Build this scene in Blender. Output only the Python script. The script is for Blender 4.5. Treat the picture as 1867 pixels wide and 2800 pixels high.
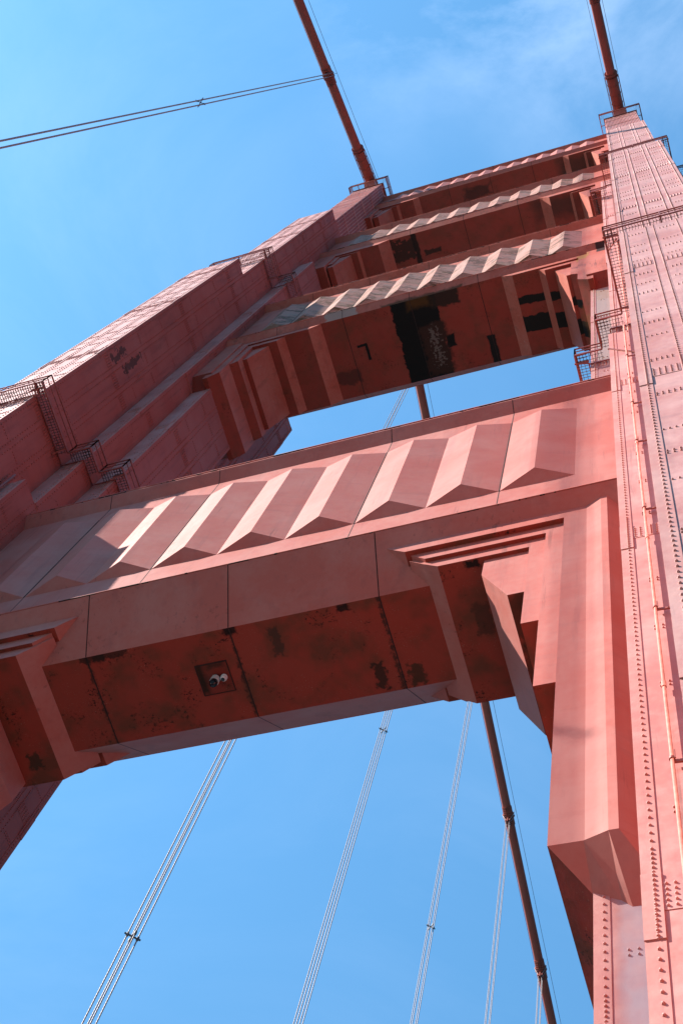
import bpy, bmesh, math, random
from mathutils import Vector, Matrix
random.seed(4)
C = bpy.context.scene.collection
for o in list(bpy.data.objects): bpy.data.objects.remove(o)

# ------------------------------------------------------------------ camera
RM = ((0.944316, 0.282273, 0.169077), (-0.214201, 0.917396, -0.335421), (-0.249790, 0.280527, 0.926768))
F_PX = 3715.0
cam_d = bpy.data.cameras.new("camera"); cam = bpy.data.objects.new("camera", cam_d); C.objects.link(cam)
m = Matrix(((RM[0][0], -RM[1][0], -RM[2][0], 0), (RM[0][1], -RM[1][1], -RM[2][1], 0), (RM[0][2], -RM[1][2], -RM[2][2], 0), (0, 0, 0, 1)))
cam.matrix_world = m
cam_d.sensor_fit = 'HORIZONTAL'; cam_d.sensor_width = 36.0; cam_d.lens = 36.0 * F_PX / 1867.0
cam_d.clip_start = 0.2; cam_d.clip_end = 30000
S = bpy.context.scene; S.camera = cam
S.view_settings.view_transform = 'Standard'; S.view_settings.look = 'None'; S.view_settings.gamma = 1
S.view_settings.exposure = 1.0

# ------------------------------------------------------------------ sky and sun
LDIR = Vector((1.68, 1.0, -1.667)).normalized()      # direction the light travels
to_sun = -LDIR
SUN_EL = math.asin(to_sun.z); SUN_AZ = math.atan2(to_sun.x, to_sun.y)
W = bpy.data.worlds.new("World"); S.world = W; W.use_nodes = True
nt = W.node_tree; nt.nodes.clear()
def wn(t, **k):
    n = nt.nodes.new(t)
    for a, b in k.items(): setattr(n, a, b)
    return n
sky = wn('ShaderNodeTexSky'); sky.sky_type = 'NISHITA'; sky.sun_disc = False
sky.sun_elevation = SUN_EL; sky.sun_rotation = SUN_AZ; sky.altitude = 60; sky.air_density = 1.0; sky.dust_density = 0.3; sky.ozone_density = 1.0
geo = wn('ShaderNodeTexCoord')
mp = wn('ShaderNodeMapping'); mp.inputs['Scale'].default_value = (1.0, 1.0, 2.2); mp.inputs['Rotation'].default_value = (0.3, 0.5, 0.9)
n1 = wn('ShaderNodeTexNoise'); n1.inputs['Scale'].default_value = 3.2; n1.inputs['Detail'].default_value = 9; n1.inputs['Roughness'].default_value = 0.62; n1.inputs['Distortion'].default_value = 0.7
n2 = wn('ShaderNodeTexNoise'); n2.inputs['Scale'].default_value = 2.0; n2.inputs['Detail'].default_value = 2
r1 = wn('ShaderNodeMapRange'); r1.inputs['From Min'].default_value = 0.42; r1.inputs['From Max'].default_value = 0.85
r2 = wn('ShaderNodeMapRange'); r2.inputs['From Min'].default_value = 0.40; r2.inputs['From Max'].default_value = 0.66
mu = wn('ShaderNodeMath', operation='MULTIPLY')
# thin cirrus lives mostly on the side of the sky over and beyond the right tower leg
dp = wn('ShaderNodeVectorMath', operation='DOT_PRODUCT'); dp.inputs[1].default_value = Vector((0.10, 0.0, 1.0)).normalized()
r3 = wn('ShaderNodeMapRange'); r3.inputs['From Min'].default_value = 0.955; r3.inputs['From Max'].default_value = 0.999; r3.inputs['To Min'].default_value = 0.08
mu2 = wn('ShaderNodeMath', operation='MULTIPLY'); ad = wn('ShaderNodeMath', operation='ADD'); ad.inputs[1].default_value = 0.0
mxc = wn('ShaderNodeMix', data_type='RGBA'); mxc.inputs[7].default_value = (8.2, 9.1, 10.6, 1)
hue = wn('ShaderNodeMix', data_type='RGBA', blend_type='MULTIPLY'); hue.inputs[0].default_value = 1; hue.inputs[7].default_value = (0.71, 1.24, 1.34, 1)
bg = wn('ShaderNodeBackground'); bg.inputs['Strength'].default_value = 0.13
wo = wn('ShaderNodeOutputWorld')
L = nt.links.new
L(geo.outputs['Generated'], mp.inputs['Vector']); L(mp.outputs[0], n1.inputs['Vector']); L(geo.outputs['Generated'], n2.inputs['Vector'])
L(geo.outputs['Generated'], dp.inputs[0]); L(dp.outputs['Value'], r3.inputs['Value'])
L(n1.outputs['Fac'], r1.inputs['Value']); L(n2.outputs['Fac'], r2.inputs['Value'])
L(r1.outputs[0], mu.inputs[0]); L(r2.outputs[0], mu.inputs[1]); L(mu.outputs[0], mu2.inputs[0]); L(r3.outputs[0], mu2.inputs[1]); L(mu2.outputs[0], ad.inputs[0])
sz = wn('ShaderNodeSeparateXYZ'); L(geo.outputs['Generated'], sz.inputs[0])
el = wn('ShaderNodeMapRange'); el.interpolation_type = 'SMOOTHSTEP'; el.inputs['From Min'].default_value = 0.10; el.inputs['From Max'].default_value = 0.86; el.inputs['To Min'].default_value = 0.03; el.inputs['To Max'].default_value = 1.0
L(sz.outputs['Z'], el.inputs['Value'])
vm = wn('ShaderNodeVectorMath', operation='SCALE'); L(hue.outputs[2], vm.inputs[0]); L(el.outputs[0], vm.inputs['Scale'])
L(sky.outputs[0], hue.inputs[6]); L(vm.outputs[0], mxc.inputs[6]); L(ad.outputs[0], mxc.inputs[0])
L(mxc.outputs[2], bg.inputs['Color']); L(bg.outputs[0], wo.inputs['Surface'])

sun_d = bpy.data.lights.new("sun", 'SUN'); sun_d.energy = 5.0; sun_d.angle = math.radians(0.5); sun_d.color = (1.0, 0.95, 0.88)
sun = bpy.data.objects.new("sun", sun_d); C.objects.link(sun); sun.location = (-60, -40, 250)
sun.rotation_euler = LDIR.to_track_quat('-Z', 'Y').to_euler()

# ------------------------------------------------------------------ materials
class NT:
    def __init__(s, name):
        s.m = bpy.data.materials.new(name); s.m.use_nodes = True; s.t = s.m.node_tree
        s.b = s.t.nodes['Principled BSDF']
    def n(s, t, **k):
        x = s.t.nodes.new(t)
        for a, b in k.items(): setattr(x, a, b)
        return x
    def set(s, inp, v):
        if isinstance(v, bpy.types.NodeSocket): s.t.links.new(v, inp)
        else: inp.default_value = v
    def math(s, op, a, b=None, c=None, clamp=False):
        x = s.n('ShaderNodeMath', operation=op); x.use_clamp = clamp; s.set(x.inputs[0], a)
        if b is not None: s.set(x.inputs[1], b)
        if c is not None: s.set(x.inputs[2], c)
        return x.outputs[0]
    def pos(s):
        if not hasattr(s, '_p'): s._p = s.n('ShaderNodeNewGeometry').outputs['Position']
        return s._p
    def noise(s, sc, det=3, rough=.55, scale3=(1, 1, 1), off=(0, 0, 0), dist=0):
        mpp = s.n('ShaderNodeMapping'); s.set(mpp.inputs['Vector'], s.pos()); mpp.inputs['Scale'].default_value = scale3; mpp.inputs['Location'].default_value = off
        x = s.n('ShaderNodeTexNoise'); s.set(x.inputs['Vector'], mpp.outputs[0]); x.inputs['Scale'].default_value = sc; x.inputs['Detail'].default_value = det
        x.inputs['Roughness'].default_value = rough; x.inputs['Distortion'].default_value = dist
        return x.outputs['Fac']
    def ramp(s, v, a, b, lo=0, hi=1):
        x = s.n('ShaderNodeMapRange'); s.set(x.inputs['Value'], v); x.inputs['From Min'].default_value = a; x.inputs['From Max'].default_value = b
        x.inputs['To Min'].default_value = lo; x.inputs['To Max'].default_value = hi
        return x.outputs[0]
    def mix(s, f, a, b, mode='MIX'):
        x = s.n('ShaderNodeMix', data_type='RGBA', blend_type=mode); s.set(x.inputs[0], f)
        s.set(x.inputs[6], a if isinstance(a, bpy.types.NodeSocket) else (*a, 1)); s.set(x.inputs[7], b if isinstance(b, bpy.types.NodeSocket) else (*b, 1))
        return x.outputs[2]
    def boxmask(s, box, amt=.25, nsc=1.6, soft=.03, shear=0.0):
        """1 inside an axis aligned box of the tower whose outline is broken up by noise"""
        if not hasattr(s, '_sep'):
            sp = s.n('ShaderNodeSeparateXYZ'); s.set(sp.inputs[0], s.pos()); s._sep = sp.outputs
            s._ns = {}
        key = nsc
        if key not in s._ns: s._ns[key] = (s.noise(nsc, 4, .6), s.noise(nsc, 4, .6, off=(7, 3, 5)))
        na, nb = s._ns[key]
        x0, x1, y0, y1, z0, z1 = box
        d = None
        for i, (a, b) in enumerate(((x0, x1), (y0, y1), (z0, z1))):
            p = s._sep[i]
            if i == 1 and shear: p = s.math('ADD', p, s.math('MULTIPLY', s.math('SUBTRACT', s._sep[0], (x0 + x1) / 2), shear))
            q = s.math('SUBTRACT', s.math('ABSOLUTE', s.math('SUBTRACT', p, (a + b) / 2)), (b - a) / 2)
            q = s.math('ADD', q, s.math('MULTIPLY', s.math('SUBTRACT', na if i != 1 else nb, .5), amt * 2))
            d = q if d is None else s.math('MAXIMUM', d, q)
        return s.ramp(d, soft, -soft)

def paint(name, base, fade, grime=(.12, .05, .04), fadeamt=.6, streak=.35, spots=0.0, rough=.60, patches=(), bump=.25, wave=.0, spec=.14, chips=0.0, sheen=0.0):
    t = NT(name)
    big = t.noise(.55, 4, .55); fine = t.noise(5.0, 5, .65)
    f = t.ramp(t.math('ADD', t.math('MULTIPLY', big, .7), t.math('MULTIPLY', fine, .3)), .40, .62)
    col = t.mix(t.math('MULTIPLY', f, fadeamt), base, fade)
    st = t.noise(1.0, 5, .6, scale3=(2.3, 2.3, .22), off=(3, 1, 9))
    col = t.mix(t.ramp(st, .55, .80, 0, streak), col, grime)
    sm = t.noise(1.0, 5, .62, scale3=(.35, .35, 2.4), off=(11, 5, 2))
    col = t.mix(t.ramp(sm, .56, .78, 0, streak * .8), col, (base[0] * .55, base[1] * .75, base[2] * .9))
    dr = t.math('MULTIPLY', t.ramp(t.noise(1.0, 4, .6, scale3=(7, 7, .35), off=(6, 2, 1)), .60, .70), t.ramp(t.noise(.45, 2, .5, off=(3, 7, 7)), .48, .62))
    col = t.mix(t.math('MULTIPLY', dr, streak, clamp=True), col, (.11, .055, .05))
    rgh = t.ramp(fine, .3, .7, rough - .07, rough + .12)
    if spots:
        sp = t.math('MULTIPLY', t.ramp(t.noise(9, 5, .8), .53, .60), t.ramp(t.noise(.9, 4, .65, off=(5, 8, 1)), .54, .62))
        col = t.mix(t.math('MULTIPLY', sp, spots, clamp=True), col, (.012, .010, .008))
        s2 = t.math('MULTIPLY', t.ramp(t.noise(26, 3, .7, off=(2, 2, 2)), .63, .67), t.ramp(t.noise(1.1, 3, .6, off=(9, 1, 4)), .45, .58))
        col = t.mix(t.math('MULTIPLY', s2, spots * .6, clamp=True), col, (.40, .22, .15))
        s3 = t.noise(.9, 3, .6, off=(1, 6, 2)); col = t.mix(t.ramp(s3, .46, .66, 0, .65 * min(1, spots)), col, (.10, .055, .03))
    if chips:
        cp = t.math('MULTIPLY', t.ramp(t.noise(14, 4, .7, off=(1, 9, 3)), .62, .66), t.ramp(t.noise(.8, 2, .6, off=(4, 4, 8)), .50, .60))
        col = t.mix(t.math('MULTIPLY', cp, chips, clamp=True), col, (.46, .40, .36))
    for (box, c, amt, nsc) in patches:
        soft = .03; shear = 0
        if len(box) == 8: shear = box[7]; soft = box[6]; box = box[:6]
        elif len(box) == 7: soft = box[6]; box = box[:6]
        k = t.boxmask(box, amt, nsc, soft, shear)
        if len(c) == 4: k = t.math('MULTIPLY', k, c[3]); c = c[:3]
        if c == 'flake': c = (.2, .2, .2)
        col = t.mix(k, col, c)
    t.set(t.b.inputs['Base Color'], col); t.set(t.b.inputs['Roughness'], rgh); t.b.inputs['Specular IOR Level'].default_value = spec; t.b.inputs['Sheen Weight'].default_value = sheen; t.b.inputs['Sheen Roughness'].default_value = .55; t.b.inputs['Sheen Tint'].default_value = (1, .9, .88, 1)
    bp = t.n('ShaderNodeBump'); bp.inputs['Strength'].default_value = bump; bp.inputs['Distance'].default_value = .02
    h = t.math('ADD', t.noise(3.5, 4, .6), t.math('MULTIPLY', t.noise(.8, 2, .5), 3.5 * wave + 1.0))
    t.set(bp.inputs['Height'], h); t.set(t.b.inputs['Normal'], bp.outputs[0])
    return t.m
def plain(name, col, rough=.5, metal=0, var=.25):
    t = NT(name); f = t.noise(6, 4, .6)
    t.set(t.b.inputs['Base Color'], t.mix(t.ramp(f, .35, .65), tuple(c * (1 - var) for c in col), tuple(min(1, c * (1 + var)) for c in col)))
    t.b.inputs['Roughness'].default_value = rough; t.b.inputs['Metallic'].default_value = metal
    return t.m

BASE = (.54, .17, .138); FADE = (.67, .315, .28)
RUST = (.23, .09, .035); BLACK = (.010, .010, .009); GREY = (.33, .29, .27); OCHRE = (.45, .21, .06)
XM = -12.812; YC = 13.77; XL = -26.527; XR = .903
leg_patches = [
    ((-25.2, -24.6, 8.2, 8.6, 60.5, 62.6, .02), (.05, .03, .025, .8), .7, 3.2), ((-25.2, -24.6, 9.0, 9.3, 61.5, 64.4, .02), (.05, .03, .025, .8), .6, 3.2),
    ((-3.3, -1.65, 11.9, 12.3, 52, 66.9, .05), (.50, .40, .33, .8), .35, .8),
    ((-2.6, -1.65, 12.0, 12.2, 64, 66.2), OCHRE + (.35,), .8, 1.3),
    ((-2.35, -1.75, 12.0, 12.2, 11, 17.4, .12), (.40, .36, .42, .75), .22, 1.0),
    ((-3.0, -1.2, 10.9, 11.0, 46, 52, .05), (.36, .33, .24, .5), .5, 1.2),
]
M_LEG = paint("leg_paint", BASE, FADE, grime=(.20, .085, .085), streak=.5, patches=leg_patches, bump=.2, wave=.1, fadeamt=1.0, rough=.56, spec=.85, sheen=.04)
M_LEGPLATE = paint("leg_plate_paint", (.56, .18, .145), (.63, .31, .27), streak=.25, bump=.3, fadeamt=.9, rough=.58, spec=.85, sheen=.04)
M_LEGSIDE = paint("leg_side_shade_paint", (.40, .105, .085), (.43, .15, .13), grime=(.13, .05, .05), streak=.55, patches=leg_patches[:2], bump=.25, wave=.2, rough=.6)  # darker copy of the leg paint, puts shade into the x-facing walls
M_STRUT1 = paint("strut_paint", (.55, .16, .128), (.58, .25, .215), grime=(.24, .10, .10), streak=.38, bump=.2, wave=.5, fadeamt=.7)
M_SOFF1 = paint("soffit_shade_paint", (.36, .055, .034), (.33, .066, .044), grime=(.12, .04, .025), streak=.25, spots=1.0, rough=.55, wave=.3, patches=[  # darker strut paint for undersides: shade in the colour, plus grime
    ((-5.95, -5.6, 11.78, 12.0, 32, 32.6, .035), BLACK + (.95,), .22, 5.5), ((-9.7, -9.35, 12.38, 12.6, 32, 33), BLACK + (.9,), .2, 4),
    ((-9.25, -8.95, 14.2, 15.0, 32, 33, .035), (.03, .022, .015, .85), .3, 5.5), ((-8.3, -7.9, 14.5, 15.1, 32, 33, .035), (.04, .03, .016, .8), .3, 5.5),
    ((-11.75, -11.5, 12.6, 13.5, 32, 33, .035), (.05, .035, .025, .7), .3, 5.5), ((-19.8, -19.4, 14.8, 15.3, 32, 33, .035), (.05, .035, .02, .85), .3, 5.5),
    ((-16.95, -16.6, 12.4, 12.6, 32, 33, .035), (.02, .015, .012, .9), .15, 4), ((-6.1, -5.7, 13.0, 13.9, 31.8, 32.6, .035), (.05, .03, .02, .6), .22, 5.5),
    ((-4.9, -4.2, 11.9, 15.6, 28.8, 30.5, .15), (.03, .022, .012, .75), .7, 1.2),
    ((-12.88, -12.80, 12.2, 15.3, 32, 33, .035), (.06, .025, .018, .85), .22, 5.5), ((-8.60, -8.53, 12.2, 15.3, 32, 33, .035), (.05, .025, .018, .85), .22, 5.5), ((-17.18, -17.12, 12.2, 15.3, 32, 33, .035), (.05, .025, .018, .8), .22, 5.5),
    ((-13.0, -12.6, 12.3, 12.6, 32, 33, .035), BLACK + (.9,), .15, 4), ((-17.4, -15.9, 12.3, 12.55, 32, 33, .035), (.04, .02, .015, .8), .3, 5.5)])
M_STRUT2 = paint("strut_paint_worn", (.52, .125, .085), (.60, .22, .17), grime=(.14, .07, .05), streak=.55, chips=.8, wave=.4, patches=[
    ((-17.8, -15.9, 10.9, 11.6, 73.8, 76.5, .05), (.42, .36, .33, .7), .5, 1.4), ((-2.3, -1.6, 11.1, 12.3, 73.9, 75.4), BLACK + (.9,), .15, 2),  # the black patch paints the shadow above the end block
    ((-3.4, -2.7, 11.2, 11.7, 73.4, 74.6), OCHRE + (.8,), .2, 2), ((-14.5, -9.8, 11.0, 11.7, 74.0, 74.9, .06), (.07, .045, .02, .85), .25, 2)])
M_SOFF2 = paint("soffit_shade_paint_worn", (.31, .050, .032), (.31, .066, .046), grime=(.10, .035, .02), spots=.6, rough=.55, wave=.3, patches=[  # worn underside, its base darkened for shade as well as grime
    ((-13.95, -11.4, 11.3, 16.3, 74, 75), BLACK, .30, 2.2), ((-11.7, -10.1, 11.3, 12.25, 74, 75, .06), (.03, .02, .014, .95), .32, 2.4), ((-11.4, -10.9, 13.9, 14.6, 74, 75), BLACK, .12, 2.5),
    ((-13.0, -11.7, 11.3, 12.0, 74, 75, .15), (.12, .05, .012, .7), .35, 1.6),
    ((-12.7, -11.3, 13.0, 15.9, 74, 75, .1), (.05, .022, .015, .9), .5, 2.2), ((-12.15, -11.85, 13.3, 15.4, 74, 75), (.17, .13, .11, .75), 1.15, 5.5),
    ((-9.15, -8.7, 14.5, 16.2, 74, 75), (.015, .014, .013), .10, 2), ((-18.0, -16.6, 14.5, 15.3, 73, 75, .06), (.09, .03, .022, .8), .3, 2.6),
    ((-16.4, -15.8, 13.2, 13.35, 74, 75, .02), BLACK, .05, 3), ((-15.95, -15.8, 13.2, 14.2, 74, 75, .02), BLACK, .05, 3),
    ((-6.95, -3.4, 12.82, 13.28, 66, 74.9, .02, -.05), (.014, .014, .012), .16, 2.2), ((-7.0, -3.2, 13.95, 14.85, 66, 74.9, .02, -.07), (.014, .014, .012), .2, 2.0),
    ((-3.55, -3.0, 13.3, 16, 66, 71, .1), (.22, .11, .03, .4), .3, 1.4)])
M_STRUT3 = paint("strut_paint_upper", (.52, .125, .085), (.58, .20, .15), grime=(.16, .07, .05), streak=.5, chips=.4, wave=.3)
M_SOFF3 = paint("soffit_shade_paint_upper", (.33, .058, .038), (.32, .07, .05), grime=(.10, .035, .025), spots=.5, rough=.55, patches=[  # upper undersides, shade painted into the base along with grime
    ((-19.0, -17.0, 11.9, 13.6, 108, 109.5, .04), (.045, .025, .018, .9), 1.0, 2.4), ((-17.2, -16.8, 11.6, 14.2, 108, 109.5, .04), (.03, .018, .014, .95), .2, 1.4),
    ((-16.5, -15.1, 13.2, 13.6, 108, 109.5, .04), (.04, .025, .018, .9), .3, 1.5), ((-7.2, -4.0, 11.7, 13.3, 107, 109.5, .4), (.05, .035, .028, .7), .6, .8),
    ((-15.8, -13.0, 12.1, 13.2, 139, 140.5, .15), (.05, .025, .02, .7), .8, 1.0), ((-6.0, -2.6, 11.7, 14.2, 138, 140.5, .4), (.045, .035, .025, .75), .6, .7),
    ((-8.6, -7.8, 13.6, 15.3, 139, 140.5, .2), (.03, .02, .02, .7), .4, 1.4)])
def primer(name, amt):
    """paint worn through in smears: brown rust, grey primer and remains of pink topcoat"""
    t = NT(name)
    sm = t.noise(1.0, 6, .70, scale3=(.8, .8, 1.9), dist=.6); b = t.noise(.55, 4, .6, off=(4, 1, 7)); f = t.noise(6, 5, .72)
    col = t.mix(t.ramp(b, .44, .56), (.40, .235, .195), (.17, .085, .052))
    col = t.mix(t.ramp(t.noise(.4, 3, .6, off=(8, 8, 2)), .50, .58, 0, .45), col, (.27, .13, .06))
    col = t.mix(t.ramp(t.math('ADD', t.math('MULTIPLY', sm, .7), t.math('MULTIPLY', f, .3)), .47 + amt, .53 + amt), col, (.50, .225, .18))
    col = t.mix(t.ramp(t.noise(1.0, 4, .75, off=(1, 2, 3), scale3=(3, 3, 9)), .60, .66, 0, .6), col, (.56, .40, .35))
    xw = t.boxmask((-3.9, -1.0, 10, 12.5, 70, 90), .25, 1.6, .15); col = t.mix(t.math('MULTIPLY', xw, t.ramp(sm, .40, .52)), col, (.55, .27, .23))
    t.set(t.b.inputs['Base Color'], col); t.b.inputs['Roughness'].default_value = .7; t.b.inputs['Specular IOR Level'].default_value = .15
    return t.m
M_PRIM2 = primer("bare_primer", .01); M_PRIM3 = primer("bare_primer_upper", -.01)
M_TRIM = plain("rail_paint", (.30, .075, .055), .5)
M_GRATE = plain("grating_paint", (.09, .04, .03), .7)
M_PIPE = plain("pipe_paint", (.62, .20, .145), .5)
M_SEAM = plain("seam_dirt", (.035, .015, .012), .9)
M_CABLE = paint("cable_paint", (.36, .085, .065), (.40, .12, .09), streak=.1, bump=.1)
M_BAND = paint("cable_band_paint", (.30, .075, .055), (.34, .10, .08), streak=.3, bump=.2)
M_ROPE = plain("rope_paint", (.48, .33, .33), .45)
M_WIRE = plain("wire_steel", (.10, .11, .13), .5)
M_WHITE = plain("camera_white", (.75, .73, .72), .4, 0, .04)
M_SMOKE = plain("smoked_dome", (.010, .014, .02), .08, 0, .1)
M_YEL = plain("yellow_rust_board", (.42, .26, .11), .6)

# ------------------------------------------------------------------ mesh helpers
class MB:
    def __init__(s, mats): s.v = []; s.f = []; s.mi = []; s.mats = mats if isinstance(mats, list) else [mats]; s.cur = 0
    def use(s, i): s.cur = i; return s
    def poly(s, pts):
        k = len(s.v); s.v += [tuple(p) for p in pts]; s.f.append(tuple(range(k, k + len(pts)))); s.mi.append(s.cur)
    def prism(s, poly, axis, a, b, caps=True):
        """poly is a list of 2-tuples in the plane of the two other axes"""
        k = len(s.v); n = len(poly)
        for t in (a, b):
            for (u, w) in poly:
                s.v.append((t, u, w) if axis == 'x' else (u, t, w) if axis == 'y' else (u, w, t))
        for i in range(n): s.f.append((k + i, k + (i + 1) % n, k + n + (i + 1) % n, k + n + i)); s.mi.append(s.cur)
        if caps:
            s.f.append(tuple(k + i for i in reversed(range(n)))); s.mi.append(s.cur)
            s.f.append(tuple(k + n + i for i in range(n))); s.mi.append(s.cur)
    def box(s, x0, x1, y0, y1, z0, z1):
        s.prism([(min(x0, x1), min(y0, y1)), (max(x0, x1), min(y0, y1)), (max(x0, x1), max(y0, y1)), (min(x0, x1), max(y0, y1))], 'z', min(z0, z1), max(z0, z1))
    def tube(s, p, q, r, n=8, r2=None, caps=True):
        p = Vector(p); q = Vector(q); d = (q - p).normalized(); a = d.orthogonal().normalized(); b = d.cross(a); k = len(s.v); r2 = r if r2 is None else r2
        for c, rr in ((p, r), (q, r2)):
            for i in range(n):
                t = 2 * math.pi * i / n; s.v.append(tuple(c + (a * math.cos(t) + b * math.sin(t)) * rr))
        for i in range(n): s.f.append((k + i, k + (i + 1) % n, k + n + (i + 1) % n, k + n + i)); s.mi.append(s.cur)
        if caps:
            s.f.append(tuple(k + i for i in range(n))); s.mi.append(s.cur); s.f.append(tuple(k + n + i for i in range(n))); s.mi.append(s.cur)
    def bar(s, p, q, w, h, up=(0, 0, 1)):
        p = Vector(p); q = Vector(q); d = (q - p).normalized(); u = Vector(up)
        if abs(d.dot(u)) > .95: u = Vector((0, 1, 0))
        a = d.cross(u).normalized(); b = a.cross(d).normalized(); k = len(s.v)
        for c in (p, q):
            for (i, j) in ((-1, -1), (1, -1), (1, 1), (-1, 1)): s.v.append(tuple(c + a * i * w / 2 + b * j * h / 2))
        for f in ((0, 1, 5, 4), (1, 2, 6, 5), (2, 3, 7, 6), (3, 0, 4, 7), (3, 2, 1, 0), (4, 5, 6, 7)): s.f.append(tuple(k + i for i in f)); s.mi.append(s.cur)
    def rivet(s, p, nrm, r=.026, h=.022):
        p = Vector(p); d = Vector(nrm); a = d.orthogonal().normalized(); b = d.cross(a); k = len(s.v); n = 6
        for i in range(n):
            t = 2 * math.pi * i / n; e = a * math.cos(t) + b * math.sin(t); s.v.append(tuple(p + e * r))
        for i in range(n):
            t = 2 * math.pi * i / n; e = a * math.cos(t) + b * math.sin(t); s.v.append(tuple(p + e * r * .6 + d * h * .85))
        s.v.append(tuple(p + d * h))
        for i in range(n):
            j = (i + 1) % n; s.f.append((k + i, k + j, k + n + j, k + n + i)); s.f.append((k + n + i, k + n + j, k + 2 * n)); s.mi += [s.cur, s.cur]
    def mirror_x(s, xm=XM):
        o = MB(s.mats); o.v = [(2 * xm - x, y, z) for x, y, z in s.v]; o.f = [tuple(reversed(f)) for f in s.f]; o.mi = list(s.mi); return o
    def build(s, name, parent=None, fix=False, smooth=False, label=None):
        org = Vector((0, 0, 0)); p = parent
        while p: org += p.location; p = p.parent
        me = bpy.data.meshes.new(name)
        me.from_pydata([(x - org.x, y - org.y, z - org.z) for x, y, z in s.v], [], s.f)
        for mt in s.mats: me.materials.append(mt)
        me.polygons.foreach_set('material_index', s.mi)
        if smooth: me.polygons.foreach_set('use_smooth', [True] * len(s.f))
        me.update()
        if fix:
            bm = bmesh.new(); bm.from_mesh(me); bmesh.ops.recalc_face_normals(bm, faces=bm.faces); bm.to_mesh(me); bm.free()
        o = bpy.data.objects.new(name, me); C.objects.link(o); o.parent = parent
        if label: o['label'] = label
        return o
def thing(name, loc, label=None, cat=None, group=None):
    o = bpy.data.objects.new(name, None); C.objects.link(o); o.location = loc
    if label: o['label'] = label
    if cat: o['category'] = cat
    if group: o['group'] = group
    return o
def tag(o, label, cat, group=None):
    o['label'] = label; o['category'] = cat
    if group: o['group'] = group
    return o

# ------------------------------------------------------------------ the setting: water, deck, sidewalk
DZ = -1.65
def structure(mb, name):
    o = mb.build(name, None, fix=False); o['kind'] = 'structure'; return o
wt = NT("water"); wt.b.inputs['Base Color'].default_value = (.03, .09, .11, 1); wt.b.inputs['Roughness'].default_value = .15
b_ = wt.n('ShaderNodeBump'); b_.inputs['Strength'].default_value = .4; wt.set(b_.inputs['Height'], wt.noise(.15, 5, .6)); wt.set(wt.b.inputs['Normal'], b_.outputs[0])
mb = MB(wt.m); mb.poly([(-9000, -9000, -69), (9000, -9000, -69), (9000, 9000, -69), (-9000, 9000, -69)]); structure(mb, 'water')
M_ASPH = plain("asphalt", (.042, .041, .040), .9); M_CONC = plain("concrete", (.15, .142, .13), .85); M_MARK = plain("road_marking", (.7, .68, .6), .7)
mb = MB([M_ASPH, M_MARK]); mb.box(-22.4, -3.2, -420, 640, DZ - .9, DZ - .15)
mb.use(1)
for k in range(-60, 90):
    for lx in (-19.2, -16.0, -12.8, -9.6, -6.4): mb.box(lx - .06, lx + .06, k * 7, k * 7 + 3, DZ - .148, DZ - .146)
structure(mb, 'road')
mb = MB(M_CONC)
for s_ in (0, 1):
    f = (lambda x: x) if s_ == 0 else (lambda x: 2 * XM - x)
    for (a, b, y0, y1) in ((-3.2, -2.0, -420, 4.6), (-2.0, 1.9, -420, 4.6), (-3.2, 1.9, 22.8, 640), (-6.2, -3.75, 2.0, 25.4), (3.3 + 1.3, 8.2, 2.0, 25.4), (1.9, 8.2, 0.8, 4.6), (1.9, 8.2, 22.8, 26.4)):
        if a > 4: a = 4.7
        xa, xb = sorted((f(a), f(b))); mb.box(xa, xb, y0, y1, DZ - .9, DZ)
structure(mb, 'sidewalk')

# ------------------------------------------------------------------ the tower
TOWER = thing('bridge_tower', (XM, YC, -69), 'tall red riveted steel suspension bridge tower with two stepped legs joined by four fluted struts', 'bridge tower')

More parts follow.
